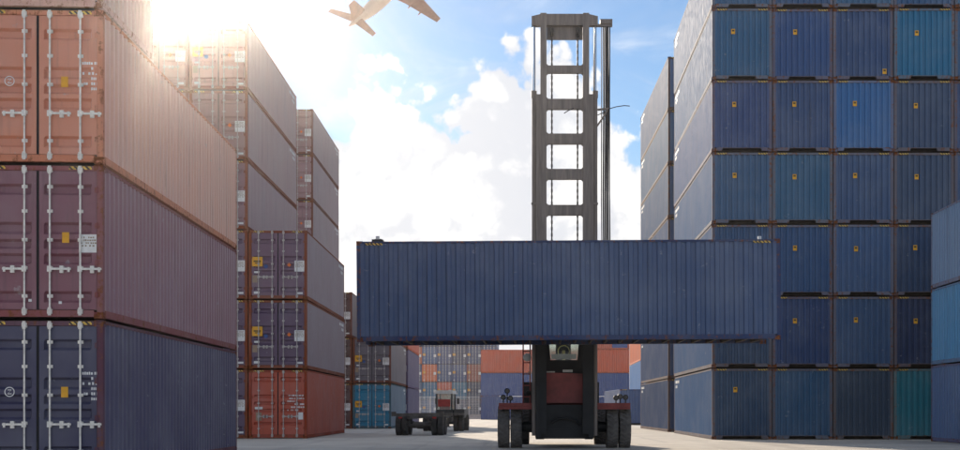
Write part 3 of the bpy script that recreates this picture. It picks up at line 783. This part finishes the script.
# chassis, drive axle, fenders
part('chassis', MB().box(-.95, .95, -.50, 4.9, .55, 1.30).box(-.62, .62, -.62, -.50, .45, 1.1), 'machine_black', mc)
part('drive_axle', MB().lathe([(-1.35, .16), (-.75, .20), (-.45, .24), (-.25, .36), (.25, .36), (.45, .24), (.75, .20), (1.35, .16)], 'X', 18, (0, 0, .66)), 'machine_black', mc)
for s in (-1, 1):
    for x in (1.52, 1.925): wheel(mc, s * x, 0, .655, .36, 'rubber_dusty')
    wheel(mc, s * 1.35, 3.9, .62, .42, 'rubber')
    a, b_ = sorted((s * .97, s * 2.06))
    part('fender', MB().box(a, b_, -.78, 1.0, 1.325, 1.42).box(a, b_, -.785, -.74, 1.22, 1.32), 'machine_red', mc)
    part('fender_skirt', MB().box(a, b_, -.70, .95, 1.255, 1.322), 'machine_black', mc)
    # lamp cluster
    for lx, lz in ((1.75, 1.62), (1.92, 1.60), (1.62, 1.58)) if s > 0 else ((-1.80, 1.80), (-1.92, 1.60), (-1.70, 1.57)):
        wl = part('work_lamp', MB().tube((lx, -.66, lz), (lx, -.52, lz), .085, 12).tube((lx, -.60, 1.42), (lx, -.60, lz), .02, 6), 'machine_black', mc)
        obj('lamp_lens', MB().tube((lx, -.675, lz), (lx, -.662, lz), .06, 12).mesh('lamp_lens', 'rim_steel'), wl)
# ladder and handrail
ld = empty('ladder', (0, 0, 0)); ld.parent = mc
lx0, lx1 = -1.30, -1.08
part('ladder_rail', MB().tube((lx0, -.45, 1.42), (lx0, -.30, 4.2), .022, 8), 'machine_red', ld); part('ladder_rail', MB().tube((lx1, -.45, 1.42), (lx1, -.30, 4.2), .022, 8), 'machine_red', ld)
for k in range(6): part('ladder_rung', MB().box(lx0, lx1, -.47 + .02 * k, -.38 + .02 * k, 1.60 + .36 * k, 1.635 + .36 * k), 'machine_red', ld)
part('round_mirror', MB().lathe([(-.02, .001), (-.03, .12), (.0, .13), (.05, .09), (.07, .001)], 'Y', 18, (-1.17, -.52, 2.86)), 'cab_white', mc)
part('side_lamp', MB().lathe([(-.02, .001), (-.02, .08), (.05, .09), (.08, .001)], 'Y', 14, (-1.13, -.52, 1.74)), 'machine_black', mc)
part('front_hood', MB().prism([(-.68, 1.42), (.70, 1.42), (.70, 2.34), (-.68, 2.38)], 'y', MY + .40, .8), 'machine_red', mc)
part('hood_lamp', MB().box(-.05, .26, MY + .5, MY + .7, 2.395, 2.47), 'cab_white', mc)
part('hood_hinge', MB().box(-.58, -.30, MY + .5, MY + .62, 2.385, 2.42), 'cab_white', mc)
part('hood_post', MB().box(.60, .66, MY + .42, MY + .5, 2.35, 2.56), 'cab_white', mc)
# cab
cb = empty('cab', (0, 0, 0)); cb.parent = mc
part('cab_frame', MB().box(-.66, -.56, .15, .25, 2.4, 4.3).box(.56, .66, .15, .25, 2.4, 4.3).box(-.66, -.56, 1.7, 1.8, 2.4, 4.3).box(.56, .66, 1.7, 1.8, 2.4, 4.3).box(-.66, .66, .10, 1.85, 4.30, 4.42).box(-.66, .66, .10, 1.85, 2.30, 2.40)
     .box(-.559, .559, .16, .24, 2.40, 2.80), 'machine_black', cb)
part('windscreen', MB().prism([(-.43, 2.80), (.43, 2.80), (.555, 4.29), (-.555, 4.29)], 'y', .19, .20), 'glass', cb)
part('window_frame', MB().prism([(-.558, 2.801), (-.43, 2.801), (-.555, 4.295)], 'y', .17, .22).prism([(.558, 2.801), (.555, 4.295), (.43, 2.801)], 'y', .17, .22), 'machine_black', cb)
part('rear_window', MB().box(-.555, .555, 1.74, 1.75, 2.402, 4.298), 'glass', cb)
part('cab_seat', MB().box(-.25, .25, .9, 1.4, 2.41, 2.85).box(-.25, .25, 1.3, 1.42, 2.86, 3.6), 'machine_black', cb)
part('steering_column', MB().tube((0, .35, 2.42), (0, .55, 3.12), .05, 10).lathe([(-.02, .17), (0, .20), (.02, .17)], 'Y', 20, (0, .5, 3.1)), 'lamp_glass', cb)
part('dashboard', MB().box(-.40, .40, .26, .40, 2.85, 3.0), 'cab_white', cb)
part('engine_hood', MB().prism([(.81, 1.31), (4.6, 1.31), (4.6, 2.1), (4.3, 2.28), (1.9, 2.28), (.81, 2.28)], 'x', -.85, .85), 'machine_red', mc)
part('counterweight', MB().prism([(4.61, .55), (5.5, .7), (5.6, 1.5), (5.3, 2.15), (4.61, 2.2)], 'x', -1.35, 1.35), 'machine_black', mc)
part('exhaust_pipe', MB().tube((.7, 3.2, 2.28), (.7, 3.2, 3.6), .07, 12), 'chrome', mc)

# ------------------------------------------------------------------ yard trailer and tractor
TX, TD = (420 - VPX) / 21.0, F_PX / 21.0; TYAW = R(-1.2)
tr = empty('trailer_chassis', (TX, TD, 0), TYAW); tag(tr, 'empty dark steel container trailer chassis hitched to a yard tractor', 'trailer')
for s in (-1, 1):
    part('main_beam', MB().box(s * .42 - .07, s * .42 + .07, -.9, 10.6, .78, 1.02), 'trailer_steel', tr)
    part('corner_lock', MB().box(s * 1.12 - .10, s * 1.12 + .10, -1.02, -.82, 1.0, 1.12), 'trailer_steel', tr)
    part('leaf_spring', MB().box(s * .55 - .05, s * .55 + .05, -.5, .5, .60, .66).box(s * .55 - .05, s * .55 + .05, -.3, .3, .55, .60).box(s * .55 - .05, s * .55 + .05, .8, 1.8, .60, .66), 'trailer_steel', tr)
    part('tail_lamp', MB().box(s * .80 - .09, s * .80 + .09, -1.06, -1.025, .80, .88), 'tail_red', tr)
    for y in (0, 1.35):
        for x in (.70, 1.0): wheel(tr, s * x, y, .46, .25, 'rubber')
    part('landing_leg', MB().box(s * .55 - .06, s * .55 + .06, 8.2, 8.32, .30, .78).box(s * .55 - .14, s * .55 + .14, 8.12, 8.40, .27, .30), 'trailer_steel', tr)
for y in (-.92, 3.4, 7.3, 10.4):
    part('bolster', MB().box(-1.22, 1.22, y - .10, y + .10, .90, 1.04), 'trailer_steel', tr)
for y in (0, 1.35): part('axle', MB().tube((-.9, y, .46), (.9, y, .46), .07, 10).lathe([(-.2, .08), (-.12, .16), (.12, .16), (.2, .08)], 'X', 12, (0, y, .46)), 'trailer_steel', tr)
part('air_tank', MB().tube((-.42, .65, .48), (.42, .65, .48), .16, 14), 'trailer_steel', tr)
for y in (2.2, 4.6, 6.0, 9.0): part('cross_member', MB().box(-.349, .349, y - .05, y + .05, .82, .98), 'trailer_steel', tr)
fw = Vector((-math.sin(TYAW), math.cos(TYAW), 0)); TP = Vector((TX, TD, 0)) + fw * 11.2
yt = empty('yard_tractor', TP, TYAW - R(2)); tag(yt, 'white-roofed yard tractor with red cab panel pulling the empty trailer', 'truck')
for s in (-1, 1):
    for x in (.72, 1.02): wheel(yt, s * x, 0, .46, .25, 'rubber')
    wheel(yt, s * .95, 2.9, .46, .28, 'rubber')
    part('frame_rail', MB().box(s * .38 - .05, s * .38 + .05, -.8, 3.4, .52, .74), 'tractor_dark', yt)
    part('mudguard', MB().box(s * .87 - .32, s * .87 + .32, -.55, .55, .96, 1.0), 'tractor_dark', yt)
part('fifth_wheel', MB().tube((0, 0, .74), (0, 0, .80), .45, 20), 'tractor_dark', yt)
part('rear_axle', MB().tube((-.9, 0, .46), (.9, 0, .46), .08, 10), 'tractor_dark', yt); part('front_axle', MB().tube((-.9, 2.9, .46), (.9, 2.9, .46), .06, 10), 'tractor_dark', yt)
tcab = empty('cab', (0, 0, 0)); tcab.parent = yt
CX0, CX1, CT = -.62, .34, 2.14          # narrow one-man cab
part('cab_lower', MB().box(CX0, CX1, 1.25, 2.9, .75, 1.22), 'tractor_dark', tcab)
for x in (CX0, CX1 - .08):
    for y in (1.25, 2.75): part('cab_pillar', MB().box(x, x + .08, y, y + .10, 1.22, CT), 'tractor_dark', tcab)
part('rear_window', MB().box(CX0 + .08, CX1 - .08, 1.28, 1.29, 1.22, CT), 'glass', tcab)
part('cab_seat', MB().box(CX0 + .2, CX1 - .2, 1.7, 1.82, 1.22, 1.80), 'tractor_red', tcab)
part('cab_panel', MB().box(CX0 + .12, CX1 - .12, 1.20, 1.27, 1.40, 1.82), 'tractor_red', tcab)
part('windscreen', MB().box(CX0 + .08, CX1 - .08, 2.80, 2.81, 1.22, CT), 'glass', tcab)
part('cab_roof', MB().prism([(CX0 - .06, CT), (CX1 + .06, CT), (CX1, CT + .2), (CX0, CT + .2)], 'y', 1.1, 3.0), 'cab_white', tcab)
for x in (-.86, .44): part('mirror', MB().box(x, x + .14, 2.6, 2.66, 1.55, 1.9), 'tractor_dark', yt)
part('bonnet', MB().box(.36, 1.0, 1.6, 3.6, .75, 1.25), 'tractor_dark', yt)

# ------------------------------------------------------------------ fence, low barrier and yellow sack
XF, DF = PX(420, 7.4); XF2 = PX(479, 7.4)[0]
fn = empty('wire_fence', (XF, DF, 0)); tag(fn, 'white wire fence with thin posts in front of the distant containers', 'fence')
n = 6; wd = XF2 - XF
for i in range(n + 1): part('fence_post', MB().tube((wd * i / n, 0, 0), (wd * i / n, 0, 3.05), .045, 8), 'fence_white', fn)
for z in (1.1, 2.0, 3.0): part('fence_rail', MB().tube((0, 0, z), (wd, 0, z), .022, 6), 'fence_white', fn)
mb = MB()
for i in range(90): mb.tube((wd * i / 90, -.03, .5), (wd * i / 90, -.03, 3.0), .008, 4)
for z in [.5 + .3 * k for k in range(9)]: mb.tube((0, -.03, z), (wd, -.03, z), .008, 4)
part('wire_mesh', mb, 'fence_white', fn)
XK = PX(452, 7.8)[0]
for k in range(4):
    o = obj('concrete_barrier', mcache('barr', lambda: MB().prism([(-.30, 0), (.30, 0), (.26, .16), (.12, .34), (.09, .62), (-.09, .62), (-.12, .34), (-.26, .16)], 'x', 0, 1.96).mesh('concrete_barrier', 'barrier_concrete')))
    o.location = (XK + k * 2.0, DF - .9, 0); tag(o, 'low concrete barrier block, %s along from the tractor before the wire fence' % TIER[k].replace('bottom', 'first'), 'barrier', 'concrete barriers before the fence')
sk = MB(); rn = random.Random(2)
bm = bmesh.new(); bmesh.ops.create_icosphere(bm, subdivisions=3, radius=1.0)
for v in bm.verts:
    q = v.co; k = 1 + .12 * math.sin(5 * q.x + 2) * math.cos(4 * q.y) + .05 * math.sin(11 * q.z)
    v.co = Vector((q.x * .55 * k, q.y * .42 * k, max(-.5, q.z) * .72 * k + .40))
me = bpy.data.meshes.new('bulk_sack'); bm.to_mesh(me); bm.free(); me.materials.append(MAT['sack_yellow'])
o = obj('bulk_sack', me); o.location = (PX(463, 8.4)[0], F_PX / 8.4, -.03); tag(o, 'lumpy yellow bulk sack on the ground behind the yard tractor', 'sack')

# ------------------------------------------------------------------ aeroplane (nose +x in its own frame)
ap = empty('aeroplane', (-38.3445, 317.588, 113.088)); tag(ap, 'twin-engined passenger aeroplane climbing through the sky with swept wings', 'aeroplane')
ap.rotation_euler = Matrix(((.541, -.8376, .0753), (.435, .202, -.8775), (.7198, .5075, .4737))).to_euler()
mb = MB(); nseg = 24; vs = []
prof = [(-19.5, .15, 1.35), (-18.5, .45, 1.15), (-16, .95, .75), (-13, 1.42, .35), (-10, 1.75, .1), (-7, 1.9, 0), (12, 1.9, 0), (15, 1.75, -.05), (17, 1.4, -.2), (18.6, .85, -.4), (19.4, .25, -.5)]
for (x, r, dz) in prof:
    for i in range(nseg):
        a = 2 * math.pi * i / nseg; vs.append((x, r * math.cos(a), dz + r * 1.05 * math.sin(a)))
fs = [(j * nseg + i, j * nseg + (i + 1) % nseg, (j + 1) * nseg + (i + 1) % nseg, (j + 1) * nseg + i) for j in range(len(prof) - 1) for i in range(nseg)]
mb.add(vs, fs, True); mb.add(vs[:nseg], [tuple(range(nseg))]); mb.add(vs[-nseg:], [tuple(range(nseg))])
part('fuselage', mb, 'plane_skin', ap)
def foil(secs):
    """secs: (leading x, trailing x, y, z, thickness)"""
    mb = MB(); vs = []
    for lx, tx, y, z, th in secs:
        c = lx - tx
        for u, w in ((1, 0), (.85, .45), (.55, .5), (.2, .22), (0, 0), (.2, -.1), (.55, -.4), (.85, -.42)): vs.append((tx + c * u, y, z + th * w))
    k = 8
    mb.add(vs, [(j * k + i, j * k + (i + 1) % k, (j + 1) * k + (i + 1) % k, (j + 1) * k + i) for j in range(len(secs) - 1) for i in range(k)])
    mb.add(vs[:k], [tuple(range(k))]); mb.add(vs[-k:], [tuple(range(k))]); return mb
for s in (-1, 1):
    wg = part('wing', foil([(5.2, -2.6, s * 1.2, -1.0, .9), (2.6, -2.6, s * 5.6, -.55, .65), (-2.9, -4.6, s * 17.0, 1.2, .22)]), 'plane_wing', ap)
    for yy, xx in ((7.2, -3.0), (11.0, -3.7)):
        obj('flap_fairing', MB().lathe([(-1.3, .02), (-.6, .20), (.8, .22), (1.6, .02)], 'X', 8, (xx + .3, s * yy, -.45 + .12 * (yy - 6))).mesh('flap_fairing', 'plane_wing'), wg)
    part('tailplane', foil([(-14.9, -17.6, s * .6, 1.1, .35), (-17.5, -18.9, s * 7.1, 1.6, .14)]), 'plane_wing', ap)
    en = part('engine', MB().lathe([(3.9, .70), (4.0, .86), (3.2, 1.02), (1.8, 1.0), (.3, .72), (.3, .55), (-.6, .30), (-.6, .01)], 'X', 20, (.6, s * 5.0, -2.05)), 'plane_engine', ap)
    obj('pylon', MB().prism([(4.0, -1.3), (1.0, -.8), (-.6, -.7), (.2, -1.3)], 'y', s * 5.0 - .15, s * 5.0 + .15).mesh('pylon', 'plane_wing'), en)
mb = MB(); vs = []
for lx, tx, z, th in ((-12.2, -17.8, 1.2, .4), (-16.6, -18.9, 7.9, .14)):
    c = lx - tx
    for u, w in ((1, 0), (.7, .5), (.3, .35), (0, 0), (.3, -.35), (.7, -.5)): vs.append((tx + c * u, th * w, z))
mb.add(vs, [(i, (i + 1) % 6, 6 + (i + 1) % 6, 6 + i) for i in range(6)] + [tuple(range(6)), tuple(range(6, 12))])
part('tail_fin', mb, 'plane_wing', ap)

# ------------------------------------------------------------------ air: thin warm dust haze over the yard
hz = MB().box(-430, 430, -70, 650, -1.0, 21.6)
me = bpy.data.meshes.new('haze'); me.from_pydata(hz.v, [], hz.f); 
bm = bmesh.new(); bm.from_mesh(me); bmesh.ops.recalc_face_normals(bm, faces=bm.faces); bm.to_mesh(me); bm.free()
m = bpy.data.materials.new('haze'); m.use_nodes = True; t = m.node_tree; t.nodes.clear()
o_ = N(t, 'ShaderNodeOutputMaterial'); pv = N(t, 'ShaderNodeVolumePrincipled')
pv.inputs['Color'].default_value = (.96, .92, .88, 1); pv.inputs['Density'].default_value = HAZE_DENSITY; pv.inputs['Anisotropy'].default_value = HAZE_G
L(t, pv.outputs[0], o_.inputs['Volume']); me.materials.append(m)
tag(obj('haze', me), 'thin pale dust haze filling the air of the yard', None, None, 'stuff')
